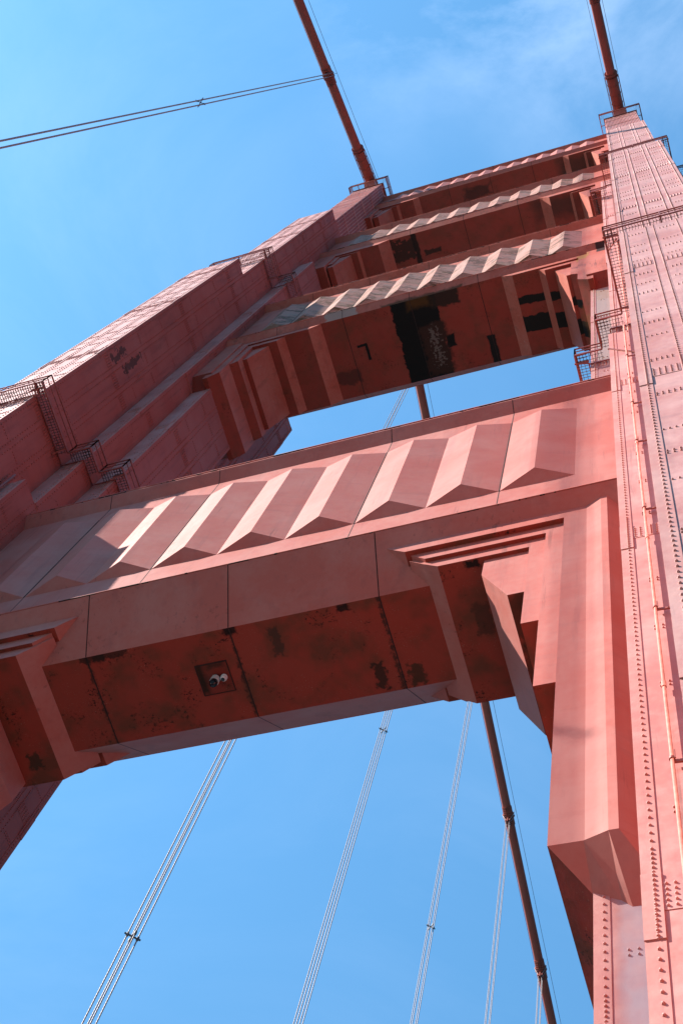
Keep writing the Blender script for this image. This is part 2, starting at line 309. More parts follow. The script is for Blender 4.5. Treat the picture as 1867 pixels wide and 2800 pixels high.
JOINTS = [1.5, 14.0, 26.5, 39.0, 51.0, 59.8, 72.3, 82.8, 94.5, 105.5, 113.0]
def face_decor(mb, p0, u, nrm, width, z0, z1, ncell, edge=(True, True), dense=1.0, rows=True):
    """riveted plating on a vertical wall: corner angles, cell lines, lap joints, rivet rows"""
    p0 = Vector((p0[0], p0[1], 0)); u = Vector(u); nn = Vector(nrm)
    def slab(a, b, za, zb, t):
        c0 = p0 + u * a; c1 = p0 + u * b
        pts = [c0, c1, c1 + nn * t, c0 + nn * t]
        if (c1 - c0).cross(nn).z < 0: pts = [c1, c0, c0 + nn * t, c1 + nn * t]
        mb.prism([(q.x, q.y) for q in pts], 'z', za, zb)
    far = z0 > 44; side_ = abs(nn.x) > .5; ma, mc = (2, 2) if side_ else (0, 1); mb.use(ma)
    sp = (.185 if not far else .25) / dense; rr = .028 if not far else .040; hh = .030 if not far else .036
    cw = width / ncell
    mb.use(mc)
    if edge[0]: slab(.0, .25, z0, z1, .015)
    if edge[1]: slab(width - .25, width, z0, z1, .015)
    mb.use(ma)
    for k in range(1, ncell): slab(k * cw - .17, k * cw + .17, z0, z1, .003)
    cols = []
    if edge[0]: cols.append((.16, .015))
    if edge[1]: cols.append((width - .16, .015))
    for k in range(1, ncell): cols += [(k * cw - .12, .003), (k * cw + .12, .003)]
    for (c, t) in cols:
        z = z0 + .1
        while z < z1:
            near = min(abs(z - j - .3) for j in JOINTS) < .9
            P = p0 + u * c + nn * t; mb.rivet((P.x, P.y, z), nn, rr, hh)
            z += sp * (.55 if near else 1)
    for j in JOINTS:
        if z0 + .3 < j < z1 - .7:
            for k in range(ncell):
                a, b = k * cw + (.25 if k == 0 and edge[0] else .17), (k + 1) * cw - (.25 if k == ncell - 1 and edge[1] else .17)
                mb.use(ma); slab(a + .003, b - .003, j, j + .62, .010)
                n = max(3, int((b - a) / .11))
                for i in range(n):
                    c = a + (i + .5) * (b - a) / n
                    for q in range(5):
                        P = p0 + u * c + nn * .010; mb.rivet((P.x, P.y, j + .08 + q * .11), nn, rr * .9, hh)
            if edge[0]:
                mb.use(mc); slab(-.004, .254, j - .55, j + .75, .034)
                for q in range(13): P = p0 + u * .16 + nn * .034; mb.rivet((P.x, P.y, j - .5 + q * .1), nn, rr, hh)
            if edge[1]:
                mb.use(mc); slab(width - .254, width + .004, j - .55, j + .75, .034)
                for q in range(13): P = p0 + u * (width - .16) + nn * .034; mb.rivet((P.x, P.y, j - .5 + q * .1), nn, rr, hh)
            mb.use(ma)
    if rows:
        z = z0 + 1.7; alt = 0 if ncell > 1 or far else 1
        while z < z1:
            if min(abs(z - j) for j in JOINTS) > .9:
                for k in range(ncell):
                    a, b = k * cw + .24, (k + 1) * cw - .22
                    n = max(2, int((b - a) / .10)) if ncell > 1 else 2
                    if ncell == 1: a, b = a + (b - a) * .3, a + (b - a) * .75
                    for i in range(n):
                        P = p0 + u * (a + (i + .5) * (b - a) / n)
                        mb.rivet((P.x, P.y, z), nn, rr * .9, hh)
                        if alt % 2 and z < 80: mb.rivet((P.x, P.y, z + .12), nn, rr * .9, hh)
            alt += 1 if ncell > 1 else 2; z += (1.6 if ncell == 1 else 1) * (1.35 if alt % 3 else 2.3) * (1 if abs(nn.y) > .5 else 2.2)

TIERS = [  # z0, z1, [(half width, half depth) ...] from the middle bay outwards
    (-69, 46.2, [(1.498, 7.03), (2.58, 3.82), (3.664, 1.69)]),
    (46.2, 66.9, [(1.587, 5.99), (2.604, 2.82), (3.664, 1.69)]),
    (66.9, 86.5, [(1.587, 5.99), (2.65, 2.82)]),
    (86.5, 102.3, [(1.587, 4.93), (2.65, 2.82)]),
    (102.3, 119.7, [(1.587, 4.93)]),
    (119.7, 147.5, [(1.60, 3.89)])]
def outline(steps):
    q = [(0, steps[0][1])]
    q = []
    for i, (w, d) in enumerate(steps):
        if i > 0: q.append((steps[i - 1][0], d))
        q.append((w, d))
    # q runs in the first quarter from (w0,d0) to (wn,dn)
    a = q + [(w, -d) for w, d in reversed(q)] + [(-w, -d) for w, d in q] + [(-w, d) for w, d in reversed(q)]
    return a
def make_leg(cx, lab, side):
    """side = +1 if the bridge's middle lies at +x of this leg"""
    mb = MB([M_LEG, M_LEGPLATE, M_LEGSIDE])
    for (z0, z1, st) in TIERS:
        mb.use(0); ol = outline(st); k0 = len(mb.mi); mb.prism([(cx + w, YC + d) for w, d in ol], 'z', z0, z1)
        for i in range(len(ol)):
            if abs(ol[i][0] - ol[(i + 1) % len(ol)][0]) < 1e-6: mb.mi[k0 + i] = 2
        zz0 = max(z0, -1.6)
        for i, (w, d) in enumerate(st):
            yf = YC - d
            if i == 0:
                if z0 < 119:
                    face_decor(mb, (cx - w, yf), (1, 0, 0), (0, -1, 0), 2 * w, zz0, z1, 3)
                    ln = d - (st[1][1] if len(st) > 1 else 1.0); nc = max(1, round(ln / 1.05))
                    if side > 0 and zz0 > 40 or cx < -20:
                        face_decor(mb, (cx + w, yf), (0, 1, 0), (1, 0, 0), ln, max(zz0, 20), z1, nc, edge=(True, False))
                else:   # the topmost tier carries closely spaced upright stiffeners
                    n = 24
                    for k in range(n):
                        x = cx - w + (k + .5) * 2 * w / n; mb.box(x - .018, x + .018, yf - .05, yf + .02, z0, z1 - .2)
                        for q in range(28): mb.rivet((x + .06, yf, z0 + .5 + q), (0, -1, 0), .034, .028)
                    for k in range(20):
                        y = yf + .2 + k * .29
                        if y < YC + d: mb.box(cx + side * w, cx + side * (w + .05), y - .02, y + .02, z0, z1 - .2)
                    for zj in (125.5, 131.8, 137.9, 144.6): mb.box(cx - w - .03, cx + w + .03, yf - .06, yf + .1, zj, zj + .16)
                    for zj in (123.5, 129, 134.2, 139.5, 144.2): mb.box(cx + side * w, cx + side * (w + .055), yf, YC + d, zj, zj + .14)
            else:
                w0 = st[i - 1][0]
                for sg in (1, -1):
                    xa = cx + sg * w0; xb = cx + sg * w
                    near_side = True
                    if xa < xb: face_decor(mb, (xa, yf), (1, 0, 0), (0, -1, 0), xb - xa, zz0, z1, 1, edge=(False, True), rows=(z0 < 60))
                    else: face_decor(mb, (xb, yf), (1, 0, 0), (0, -1, 0), xa - xb, zz0, z1, 1, edge=(True, False), rows=(z0 < 60))
                if cx < -20:      # walls of the far leg that face the roadway
                    nxt = st[i + 1][1] if i + 1 < len(st) else -d
                    ln = d - nxt
                    face_decor(mb, (cx + w, yf), (0, 1, 0), (1, 0, 0), ln, max(zz0, 25), z1, max(1, round(ln / 1.05)), edge=(True, i + 1 == len(st)))
                    if i + 1 == len(st) and i > 0:
                        dd = st[0][1]; face_decor(mb, (cx + st[0][0], YC + d), (0, 1, 0), (1, 0, 0), dd - d, max(zz0, 25), z1, max(1, round((dd - d) / 1.05)), edge=(False, True))
    leg = mb.build('tower_leg', TOWER, label=lab)
    # saddle housing on top of the leg
    h = MB([M_LEG, M_TRIM]); w, d = TIERS[-1][2][0]
    h.box(cx - w - .05, cx + w + .05, YC - d - .05, YC + d + .05, 147.5, 147.75)
    h.box(cx - w + .1, cx + w - .1, YC - d + .25, YC + d - .25, 147.75, 149.0)
    for k in range(5):
        x = cx - w + .16 + k * (2 * w - .32) / 4; h.prism([(x - .12, YC - d - .02), (x + .12, YC - d - .02), (x + .12, YC - d + .3), (x - .12, YC - d + .3)], 'z', 147.75, 148.75)
    for k in range(8):
        y = YC - d + .3 + k * (2 * d - .6) / 7
        for sg in (-1, 1): h.box(cx + sg * (w + .03), cx + sg * (w - .3), y - .12, y + .12, 147.75, 148.75)
    h.use(1); h.box(cx - w - .12, cx + w + .12, YC - d - .12, YC + d + .12, 148.75, 148.95)
    h.use(0); h.box(cx - .9, cx + .9, YC - 3.4, YC + 3.4, 148.95, 151.0)
    h.prism([(YC - 4.4, 150.4), (YC - 3.4, 149.6), (YC + 3.4, 149.6), (YC + 4.4, 150.4), (YC + 3.0, 152.6), (YC - 3.0, 152.6)], 'x', cx - .62, cx + .62)
    h.build('saddle_housing', leg, fix=True)
    return leg
LEG_R = make_leg(XR, 'near right leg of the tower, its sunlit riveted front rising steeply overhead', -1)
LEG_L = make_leg(XL, 'far left leg of the tower with bright stepped front and shaded inner side', 1)

# ---- walkways: grated catwalk with rails that follows the stepped plan of a leg
def offset_path(cx, steps, off, ring=True):
    pts = outline([(w + off, d + off) for w, d in steps])
    return [(cx + w, YC + d) for w, d in pts]
def walkway(leg, cx, steps, z, wid=.48, in_=.06, rail=1.05, label=None, wall=True):
    a = offset_path(cx, steps, in_); b = offset_path(cx, steps, wid)
    mb = MB([M_TRIM, M_GRATE]); n = len(a)
    for i in range(n):
        j = (i + 1) % n; p0, p1 = Vector((*b[i], 0)), Vector((*b[j], 0)); q0, q1 = Vector((*a[i], 0)), Vector((*a[j], 0))
        ln = (p1 - p0).length
        Z = Vector((0, 0, z)); up = Vector((0, 0, 1))
        mb.use(0)
        mb.bar(p0 + Z, p1 + Z, .05, .16); mb.bar(q0 + Z + up * .002, q1 + Z + up * .002, .045, .12)
        mb.bar(p0 + Z + up * rail, p1 + Z + up * rail, .05, .05); mb.bar(p0 + Z + up * rail * .55, p1 + Z + up * rail * .55, .035, .035)
        m_ = max(1, int(ln / 2.1))
        d = (p1 - p0).normalized(); nrm = Vector((d.y, -d.x, 0))
        if nrm.dot(Vector((cx, YC, 0)) - p0) < 0: nrm = -nrm
        for k in range(m_ + (1 if m_ > 0 else 0)):
            P = p0 + (p1 - p0) * (k / m_)
            mb.bar(P + Z, P + Z + up * rail, .045, .045)
            if 0 < k < m_ or ln > 2:
                Q = p0 + (p1 - p0) * min(.93, max(.07, k / m_)); mb.bar(Q + Z - up * .1 - nrm * .06, Q + Z - up * .1 + nrm * (wid - .02), .06, .09); mb.bar(Q + Z - up * .08, Q + Z - up * .5 + nrm * (wid - .02), .05, .05)
        mb.use(1); g = max(2, int(ln / .11))
        for k in range(g):
            P = p0 + (p1 - p0) * ((k + .5) / g); mb.bar(P + Z + up * .03, P + Z + up * .03 + nrm * (wid - in_), .014, .05)
        for e in (.15, .3): 
            mb.bar(p0 + Z + up * .031 + nrm * e, p1 + Z + up * .031 + nrm * e, .012, .04)
    return mb.build('walkway', leg, label=label)
T2S = TIERS[1][2]; T3S = [(1.587, 4.93), (2.65, 2.82)]
for leg, cx in ((LEG_R, XR), (LEG_L, XL)):
    walkway(leg, cx, T2S, 51.5, wid=.52)
    walkway(leg, cx, T3S, 92.3, wid=.62)
    # top platform with rail
    mb = MB([M_TRIM, M_GRATE]); w, d = 2.1, 4.45
    P = [(cx - w, YC - d), (cx + w, YC - d), (cx + w, YC + d), (cx - w, YC + d)]
    for i in range(4):
        p0 = Vector((*P[i], 149)); p1 = Vector((*P[(i + 1) % 4], 149)); ln = (p1 - p0).length
        mb.use(0); mb.bar(p0, p1, .08, .16)
        for h in (.6, 1.15, 1.75): mb.bar(p0 + Vector((0, 0, h)), p1 + Vector((0, 0, h)), .06, .06)
        m_ = int(ln / 1.05)
        for k in range(m_ + 1):
            q = p0 + (p1 - p0) * k / m_; mb.bar(q, q + Vector((0, 0, 1.75)), .07, .07)
        c = Vector((cx, YC, 149)); 
        for k in range(1, m_):
            q = p0 + (p1 - p0) * k / m_; inn = Vector((max(cx - 1.6, min(cx + 1.6, q.x)), max(YC - 3.9, min(YC + 3.9, q.y)), 148.9)); mb.bar(q, inn, .07, .12)
        mb.use(1)
        inner = [Vector((max(cx - 1.7, min(cx + 1.7, q.x)), max(YC - 4.0, min(YC + 4.0, q.y)), 149)) for q in (p0, p1)]
        for k in range(int(ln / .12)):
            q = p0 + (p1 - p0) * (k + .5) / int(ln / .12); nn_ = (Vector((cx, YC, 149)) - (p0 + p1) / 2).normalized(); mb.bar(q, q + nn_ * .45, .012, .04)
    mb.build('top_platform', leg)

# ---- service pipe on the near leg with stand-off clamps
pipe = MB(M_PIPE); px, py = -1.125, 9.84
pipe.tube((px, py, -1.6), (px, py, 46.6), .029, 12)
for z in (19.6, 26.15, 32.7, 39.3, 12.9): pipe.tube((px, py, z - .09), (px, py, z + .09), .041, 12)
PIPE = pipe.build('service_pipe', LEG_R, smooth=True)
lp = MB(M_TRIM); lp.tube((-24.62, 9.82, -1.6), (-24.62, 9.82, 46.8), .06, 12); lp.build('service_pipe', LEG_L, smooth=True)
for z in (12.2, 17.3, 22.6, 27.9, 32.9, 36.5, 42.1):
    pc = MB(M_TRIM); pc.tube((px, py, z - .025), (px, py, z + .025), .045, 12); pc.bar((px, py + .02, z - .05), (px + .42, py + .04, z - .05), .03, .07); pc.bar((px + .05, py - .04, z - .06), (px + .05, py - .04, z + .16), .02, .02)
    for q in (.1, .22, .34): pc.rivet((px + q, py + .02, z - .05), (0, -1, 0), .02, .02)
    pc.build('pipe_clamp', PIPE)
up = MB(M_PIPE); px2, py2 = -1.10, 10.83
up.tube((px2, py2, 46.6), (px2, py2, 73), .032, 10); up.tube((px2, py2, 73), (px2 - .45, py2 - .5, 66), .03, 8); up.build('service_pipe', LEG_R, smooth=True)
ld = MB(M_TRIM)     # ladder in the re-entrant corner above the first catwalk
for x in (-.78, -1.02): ld.bar((x, 10.72, 52), (x, 10.72, 101), .03, .03)
z = 52.2
while z < 101: ld.bar((-.78, 10.72, z), (-1.02, 10.72, z), .02, .02); z += .35
z = 53
while z < 100: ld.bar((-.9, 10.74, z), (-.9, 10.95, z), .05, .04); z += 2.5
ld.build('ladder', LEG_R)
db = MB(M_TRIM); db.bar((-1.7, 9.93, 44.0), (-.7, 9.93, 42.4), .05, .05); db.build('brace_bar', LEG_R)

# ---- struts
def strut(lab, yl, yf, ya, zct, zci, zlip, ysof, zsof, uend, p, n, bb, ab, at, bt, mats, seams_f, seams_s, yc_=None):
    body, soff, ridge = mats
    mb = MB([body, soff, M_SEAM])
    yc_ = yc_ or yl
    prof = [(yc_, zct + .10), (yc_, zct), (yf, zci), (yf, zlip + .02), (yl, zlip), (ysof, zsof)]
    full = prof + [(2 * YC - y, z) for y, z in reversed(prof)]
    x0, x1 = XM - uend, XM + uend; N = len(full)
    for i in range(N):
        (ya_, za_), (yb_, zb_) = full[i], full[(i + 1) % N]
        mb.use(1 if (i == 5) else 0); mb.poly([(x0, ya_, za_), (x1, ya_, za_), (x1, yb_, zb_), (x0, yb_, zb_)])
    mb.use(0); mb.poly([(x0, y, z) for y, z in full]); mb.poly([(x1, y, z) for y, z in full])
    for sg in (1, -1):      # thin lap plates along the cornice and the lower ledge
        Y = lambda y: y if sg == 1 else 2 * YC - y
        mb.box(x0 + .01, x1 - .01, Y(yc_ - .035), Y(yc_ + .3), zct + .104, zct + .135); mb.box(x0 + .01, x1 - .01, Y(yl - .03), Y(yl + .2), zlip + .024, zlip + .05)
    mb.use(2)
    rnd = random.Random(int(zct * 10))
    for zz, yy, cnt in ((zct + .10, yc_, 34), (zlip + .022, yl, 34)):
        for _ in range(cnt):
            xx = rnd.uniform(x0 + .3, x1 - .6); ln = rnd.choice((.04, .08, .2, .6)); hh = rnd.uniform(.008, .028)
            mb.box(xx, xx + ln, yy - rnd.uniform(.012, .04), yy + .01, zz - hh, zz + .003)
    for u in seams_f:
        x = XM + u; mb.box(x - .012, x + .012, yf - .004, yf + .03, zlip + .06, bb + .02); mb.box(x - .012, x + .012, yf - .004, yf + .03, bt - .06, zci)
        nrm_seam(mb, x, (yf, zci), (yc_, zct), .012)
        rz = [(-.012, bb), (.012, bb), (.012, bt), (-.012, bt)]
        mb.box(x - .009, x + .009, yf - .02, yf - .004, bb, bt)
    for u in seams_s:
        x = XM + u; nrm_seam(mb, x, (yl, zlip), (ysof, zsof), .014); mb.box(x - .018, x + .018, ysof, 2 * YC - ysof, zsof - .005, zsof + .01)
        nrm_seam(mb, x, (2 * YC - yl, zlip), (2 * YC - ysof, zsof), .012)
    o = mb.build('portal_strut', TOWER, fix=False, label=lab)
    for sg in (1, -1):
        rb = MB([ridge])
        Y = lambda y: y if sg == 1 else 2 * YC - y
        for k in range(n):
            c = XM + (k - (n - 1) / 2) * p; l, r = c - p / 2, c + p / 2
            A, B, Cc, D = (l, Y(yf), bb), (r, Y(yf), bb), (r, Y(yf), bt), (l, Y(yf), bt); a0, a1 = (c, Y(ya), ab), (c, Y(ya), at)
            for f in ((A, a0, a1, D), (a0, B, Cc, a1), (D, a1, Cc), (A, B, a0)): rb.poly(f if sg == 1 else tuple(reversed(f)))
        rb.build('fluted_panel', o, fix=False)
    return o
def nrm_seam(mb, x, a, b, w, t=.004):
    (y0, z0), (y1, z1) = a, b
    d = Vector((0, y1 - y0, z1 - z0)); ny = Vector((0, -d.z, d.y)).normalized()
    if ny.z > 0: ny = -ny
    o = ny * t
    mb.poly([(x - w, y0 + o.y, z0 + o.z), (x + w, y0 + o.y, z0 + o.z), (x + w, y1 + o.y, z1 + o.z), (x - w, y1 + o.y, z1 + o.z)])

def bracket(parent, layers, mats, label=None, extra=None, low=-1):
    """stack of stepped plates; each layer = (front y, [(x,z)...]) and runs right through the strut"""
    mb = MB([mats[0], mats[1]])
    for (y, poly) in layers:
        N = len(poly)
        # faces that look down use the darker soffit paint, with shade in its colour
        for i in range(N):
            (xa, za), (xb, zb) = poly[i], poly[(i + 1) % N]
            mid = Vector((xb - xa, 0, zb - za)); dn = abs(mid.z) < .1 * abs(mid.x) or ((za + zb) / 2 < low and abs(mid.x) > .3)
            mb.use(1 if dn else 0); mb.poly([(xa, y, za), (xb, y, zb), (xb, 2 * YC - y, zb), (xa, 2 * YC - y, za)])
        mb.use(0); mb.poly([(x, y, z) for x, z in poly]); mb.poly([(x, 2 * YC - y, z) for x, z in reversed(poly)])
    if extra: extra(mb)
    r = mb.build('haunch_bracket', parent, fix=True); l = mb.mirror_x().build('haunch_bracket', parent, fix=True)
    return r, l

def pil_cap(mb, F, z, S_pts):
    """underside that tapers from the front outline F (x,y at height z) down to points on the leg wall"""
    for sg in (1, -1):
        Y = lambda y: y if sg == 1 else 2 * YC - y
        A = [(x, Y(y), z) for x, y in F]; B = [(x, Y(y), zz) for x, y, zz in S_pts]
        mb.use(0)
        mb.poly([A[0], A[1], B[0]])
        for i in range(1, len(A) - 1):
            mb.use(0); mb.poly([A[i], A[i + 1], B[i]]); mb.poly([A[i], B[i], B[i - 1]])
        mb.use(1); mb.poly([A[-1], (A[-1][0], B[-1][1], z), B[-1]])
    mb.use(1); x0, y0 = F[0]; b = S_pts[0]
    mb.poly([(x0, y0, z), (b[0], b[1], b[2]), (b[0], 2 * YC - b[1], b[2]), (x0, 2 * YC - y0, z)])

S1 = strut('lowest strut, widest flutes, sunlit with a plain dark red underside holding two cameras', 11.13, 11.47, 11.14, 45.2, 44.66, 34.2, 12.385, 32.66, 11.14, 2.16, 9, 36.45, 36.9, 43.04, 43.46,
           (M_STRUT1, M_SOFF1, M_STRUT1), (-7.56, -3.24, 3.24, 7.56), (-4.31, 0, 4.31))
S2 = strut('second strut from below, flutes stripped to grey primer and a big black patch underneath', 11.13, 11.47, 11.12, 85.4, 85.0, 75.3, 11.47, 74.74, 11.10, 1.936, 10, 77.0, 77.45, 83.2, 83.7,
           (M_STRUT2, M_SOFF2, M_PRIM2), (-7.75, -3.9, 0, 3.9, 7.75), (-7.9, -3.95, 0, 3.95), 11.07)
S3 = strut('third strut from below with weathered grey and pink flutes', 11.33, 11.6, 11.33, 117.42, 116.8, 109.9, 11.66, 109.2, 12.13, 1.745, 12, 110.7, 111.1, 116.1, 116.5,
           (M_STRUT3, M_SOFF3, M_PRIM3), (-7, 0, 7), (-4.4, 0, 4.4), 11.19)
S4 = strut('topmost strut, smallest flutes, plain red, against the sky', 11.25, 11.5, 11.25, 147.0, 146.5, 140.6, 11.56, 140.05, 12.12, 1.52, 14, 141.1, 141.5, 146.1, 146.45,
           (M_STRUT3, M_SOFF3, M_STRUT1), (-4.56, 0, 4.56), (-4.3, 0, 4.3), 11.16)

R_ = -2.21
def ex1(mb):
    # fluted corner pilaster
    for sg in (1, -1):
        Y = lambda y: y if sg == 1 else 2 * YC - y
        mb.use(0); mb.prism([(-2.78, Y(11.515)), (-2.37, Y(11.4)), (R_, Y(11.4)), (-1.55, Y(11.98)), (-1.55, Y(12.4)), (-2.78, Y(12.4))], 'z', 18.24, 34.4)
    pil_cap(mb, [(-3.347, 11.51), (-2.78, 11.51), (-2.37, 11.4), (R_, 11.4), (-1.55, 11.98)], 18.235, [(-2.77, 12.08, 17.65), (-2.34, 12.08, 17.39), (-2.18, 12.08, 17.2), (-1.55, 12.08, 17.2)])
    mb.use(0); mb.prism([(R_, 34.2), (-2.9, 34.2), (-2.9, 33.5), (R_, 33.5)], 'y', 11.52, 2 * YC - 11.52)
bracket(S1, [
    (11.51, [(-8.6, 34.05), (-8.17, 33.71), (-7.62, 33.2), (-3.347, 33.2), (-3.347, 18.235), (-2.6, 18.235), (-2.6, 34.05)]),
    (11.65, [(-8.0, 33.6), (-7.48, 33.2), (-7.05, 32.73), (-3.84, 32.73), (-3.84, 24.14), (-3.0, 24.14), (-3.0, 33.6)]),
    (11.76, [(-7.55, 33.1), (-7.12, 32.665), (-6.69, 32.28), (-4.28, 32.28), (-4.28, 27.57), (-3.5, 27.57), (-3.5, 33.1)]),
    (11.87, [(-5.476, 32.4), (-5.476, 31.3), (-4.73, 29.65), (-3.7, 29.65), (-3.7, 32.4)])], (M_STRUT1, M_SOFF1), extra=ex1)
def cap_slope(mb, x0, x1, y, z, ys, zs):
    for sg in (1, -1):
        Y = lambda v: v if sg == 1 else 2 * YC - v
        mb.use(1); mb.poly([(x0, Y(y), z), (x1, Y(y), z), (x1, Y(ys), zs), (x0, Y(ys), zs)]); mb.poly([(x0, Y(y), z), (x0, Y(ys), zs), (x0, Y(ys), z)])
bracket(S2, [
    (11.40, [(-2.82, 75.0), (-2.82, 67.75), (-1.4, 67.75), (-1.4, 75.0)]),
    (11.48, [(-7.75, 74.95), (-7.35, 74.5), (-6.92, 74.1), (-3.28, 74.1), (-3.28, 67.6), (-2.762, 66.88), (-2.5, 66.88), (-2.5, 74.95)]),
    (11.56, [(-5.55, 74.2), (-5.13, 73.47), (-3.68, 73.47), (-3.68, 70.05), (-3.0, 69.35), (-3.0, 74.2)]),
    (11.72, [(-4.62, 74.0), (-4.62, 73.4), (-3.94, 70.9), (-3.4, 70.9), (-3.4, 74.0)])], (M_STRUT2, M_SOFF2),
    extra=lambda mb: cap_slope(mb, -2.82, -1.5, 11.40, 67.745, 12.08, 66.9), low=70.5)
bracket(S3, [
    (11.61, [(-6.9, 109.5), (-6.4, 108.9), (-5.87, 108.1), (-2.27, 108.1), (-2.27, 103.0), (-.6, 103.0), (-.6, 109.5)]),
    (11.73, [(-4.5, 108.4), (-4.10, 107.8), (-2.65, 107.8), (-2.65, 104.4), (-2.0, 104.4), (-2.0, 108.4)]),
    (11.83, [(-3.58, 108.2), (-3.58, 107.6), (-2.85, 103.4), (-2.4, 103.4), (-2.4, 108.2)])], (M_STRUT3, M_SOFF3))
bracket(S4, [
    (11.555, [(-5.7, 140.35), (-5.35, 140.0), (-4.83, 139.35), (-1.25, 139.35), (-1.25, 133.2), (-.6, 133.2), (-.6, 140.35)]),
    (11.72, [(-3.5, 139.6), (-3.10, 139.0), (-1.62, 139.0), (-1.62, 135.2), (-1.1, 135.2), (-1.1, 139.6)]),
    (11.80, [(-2.58, 139.5), (-2.58, 138.78), (-1.89, 133.9), (-1.4, 133.9), (-1.4, 139.5)])], (M_STRUT3, M_SOFF3))

# access hatch in the lowest soffit
M_HATCH = paint("hatch_paint", (.26, .045, .03), (.25, .05, .035), spots=1.0, rough=.6, patches=[((-14.15, -13.9, 13.2, 14.2, 32, 33, .1), (.03, .02, .012, .9), .12, 3), ((-13.8, -13.3, 13.3, 13.45, 32, 33, .06), (.06, .03, .02, .8), .15, 5)])
hp = MB([M_HATCH, M_SEAM]); hp.box(-14.10, -13.19, 13.31, 14.22, 32.645, 32.655); hp.use(1)
for (a, b, c_, d_) in ((-14.12, -13.17, 13.285, 13.325), (-14.12, -13.17, 14.21, 14.235), (-14.125, -14.09, 13.325, 14.21), (-13.2, -13.175, 13.325, 14.21)): hp.box(a, b, c_, d_, 32.638, 32.657)
hp.build('hatch_panel', S1)

# ------------------------------------------------------------------ two surveillance cameras hung from the hatch
def dome_half(mb, c, r, a0, a1, seg=20, rings=8):
    k = len(mb.v)
    for i in range(rings + 1):
        th = a0 + (a1 - a0) * i / rings
        for j in range(seg):
            ph = 2 * math.pi * j / seg; mb.v.append((c[0] + r * math.cos(th) * math.cos(ph), c[1] + r * math.cos(th) * math.sin(ph), c[2] + r * math.sin(th)))
    for i in range(rings):
        for j in range(seg):
            mb.f.append((k + i * seg + j, k + i * seg + (j + 1) % seg, k + (i + 1) * seg + (j + 1) % seg, k + (i + 1) * seg + j)); mb.mi.append(mb.cur)
cb = thing('security_camera', (-13.60, 13.74, 32.64), 'larger camera with black smoked dome under a white collar, hanging from the square hatch', 'security camera')
h = MB([M_WHITE, M_SEAM]); h.use(1); h.tube((-13.60, 13.74, 32.64), (-13.60, 13.74, 32.55), .10, 20); h.use(0); h.tube((-13.60, 13.74, 32.56), (-13.60, 13.74, 32.36), .125, 24, r2=.13); h.build('housing', cb, smooth=False)
h = MB(M_SMOKE); dome_half(h, (-13.60, 13.74, 32.36), .122, -math.pi / 2, 0); h.tube((-13.60, 13.74, 32.36), (-13.60, 13.74, 32.28), .122, 24, caps=False); 
h = MB(M_SMOKE); dome_half(h, (-13.60, 13.74, 32.28), .118, -math.pi / 2, 0); h.tube((-13.60, 13.74, 32.37), (-13.60, 13.74, 32.28), .118, 20, caps=False); h.build('dome', cb, smooth=True)
cs = thing('security_camera', (-13.35, 13.74, 32.64), 'smaller white round camera with a dark lens beside the black dome on the hatch', 'security camera')
h = MB([M_WHITE, M_SEAM]); h.use(1); h.tube((-13.35, 13.74, 32.64), (-13.35, 13.74, 32.56), .07, 16); h.use(0); h.tube((-13.35, 13.74, 32.57), (-13.35, 13.74, 32.50), .095, 20)
dome_half(h, (-13.35, 13.74, 32.50), .095, -math.pi / 3.0, 0); h.build('housing', cs, smooth=True)
h = MB(M_SMOKE); h.tube((-13.35, 13.74, 32.44), (-13.35, 13.74, 32.405), .052, 16); h.build('lens', cs)

# ------------------------------------------------------------------ main cables
def cable_pts(side):
    """height of the cable axis along y; side -1 = towards the camera, +1 = beyond the tower"""
    if side < 0:
        ys = [YC - 3.2, 9.35, -9.86, -60, -150, -300]; s0 = .612
        return [(y, 151.35 - s0 * (9.35 - y) + .00055 * (9.35 - y) ** 2) for y in ys[1:]]
    ys = [18.2, 32, 48, 64, 80, 96, 130, 200, 300, 450, 640]
    return [(y, 152.35 - .452 * (y - 18.2) + .000353 * (y - 18.2) ** 2) for y in ys]
def zc(y):
    if y <= 9.36: return 151.35 - .612 * (9.35 - y) + .00055 * (9.35 - y) ** 2
    return 152.35 - .452 * (y - 18.2) + .000353 * (y - 18.2) ** 2
def sweep(mb, pts, r, n=24):
    P = [Vector(p) for p in pts]; k = len(mb.v)
    for i, p in enumerate(P):
        d = (P[min(i + 1, len(P) - 1)] - P[max(i - 1, 0)]).normalized(); a = d.cross(Vector((1, 0, 0))).normalized(); b = d.cross(a)
        for j in range(n):
            t = 2 * math.pi * j / n; mb.v.append(tuple(p + (a * math.cos(t) + b * math.sin(t)) * r))
    for i in range(len(P) - 1):
        for j in range(n): mb.f.append((k + i * n + j, k + i * n + (j + 1) % n, k + (i + 1) * n + (j + 1) % n, k + (i + 1) * n + j)); mb.mi.append(mb.cur)
def frange(a, b, s):
    o = [];
    while (a < b if s > 0 else a > b): o.append(a); a += s
    return o + [b]
NEAR_BANDS = [-2.4, -17.7, -33.0, -48.2]; FAR_BANDS = [30.1, 45.4, 60.7, 76.0, 91.2, 106.4]
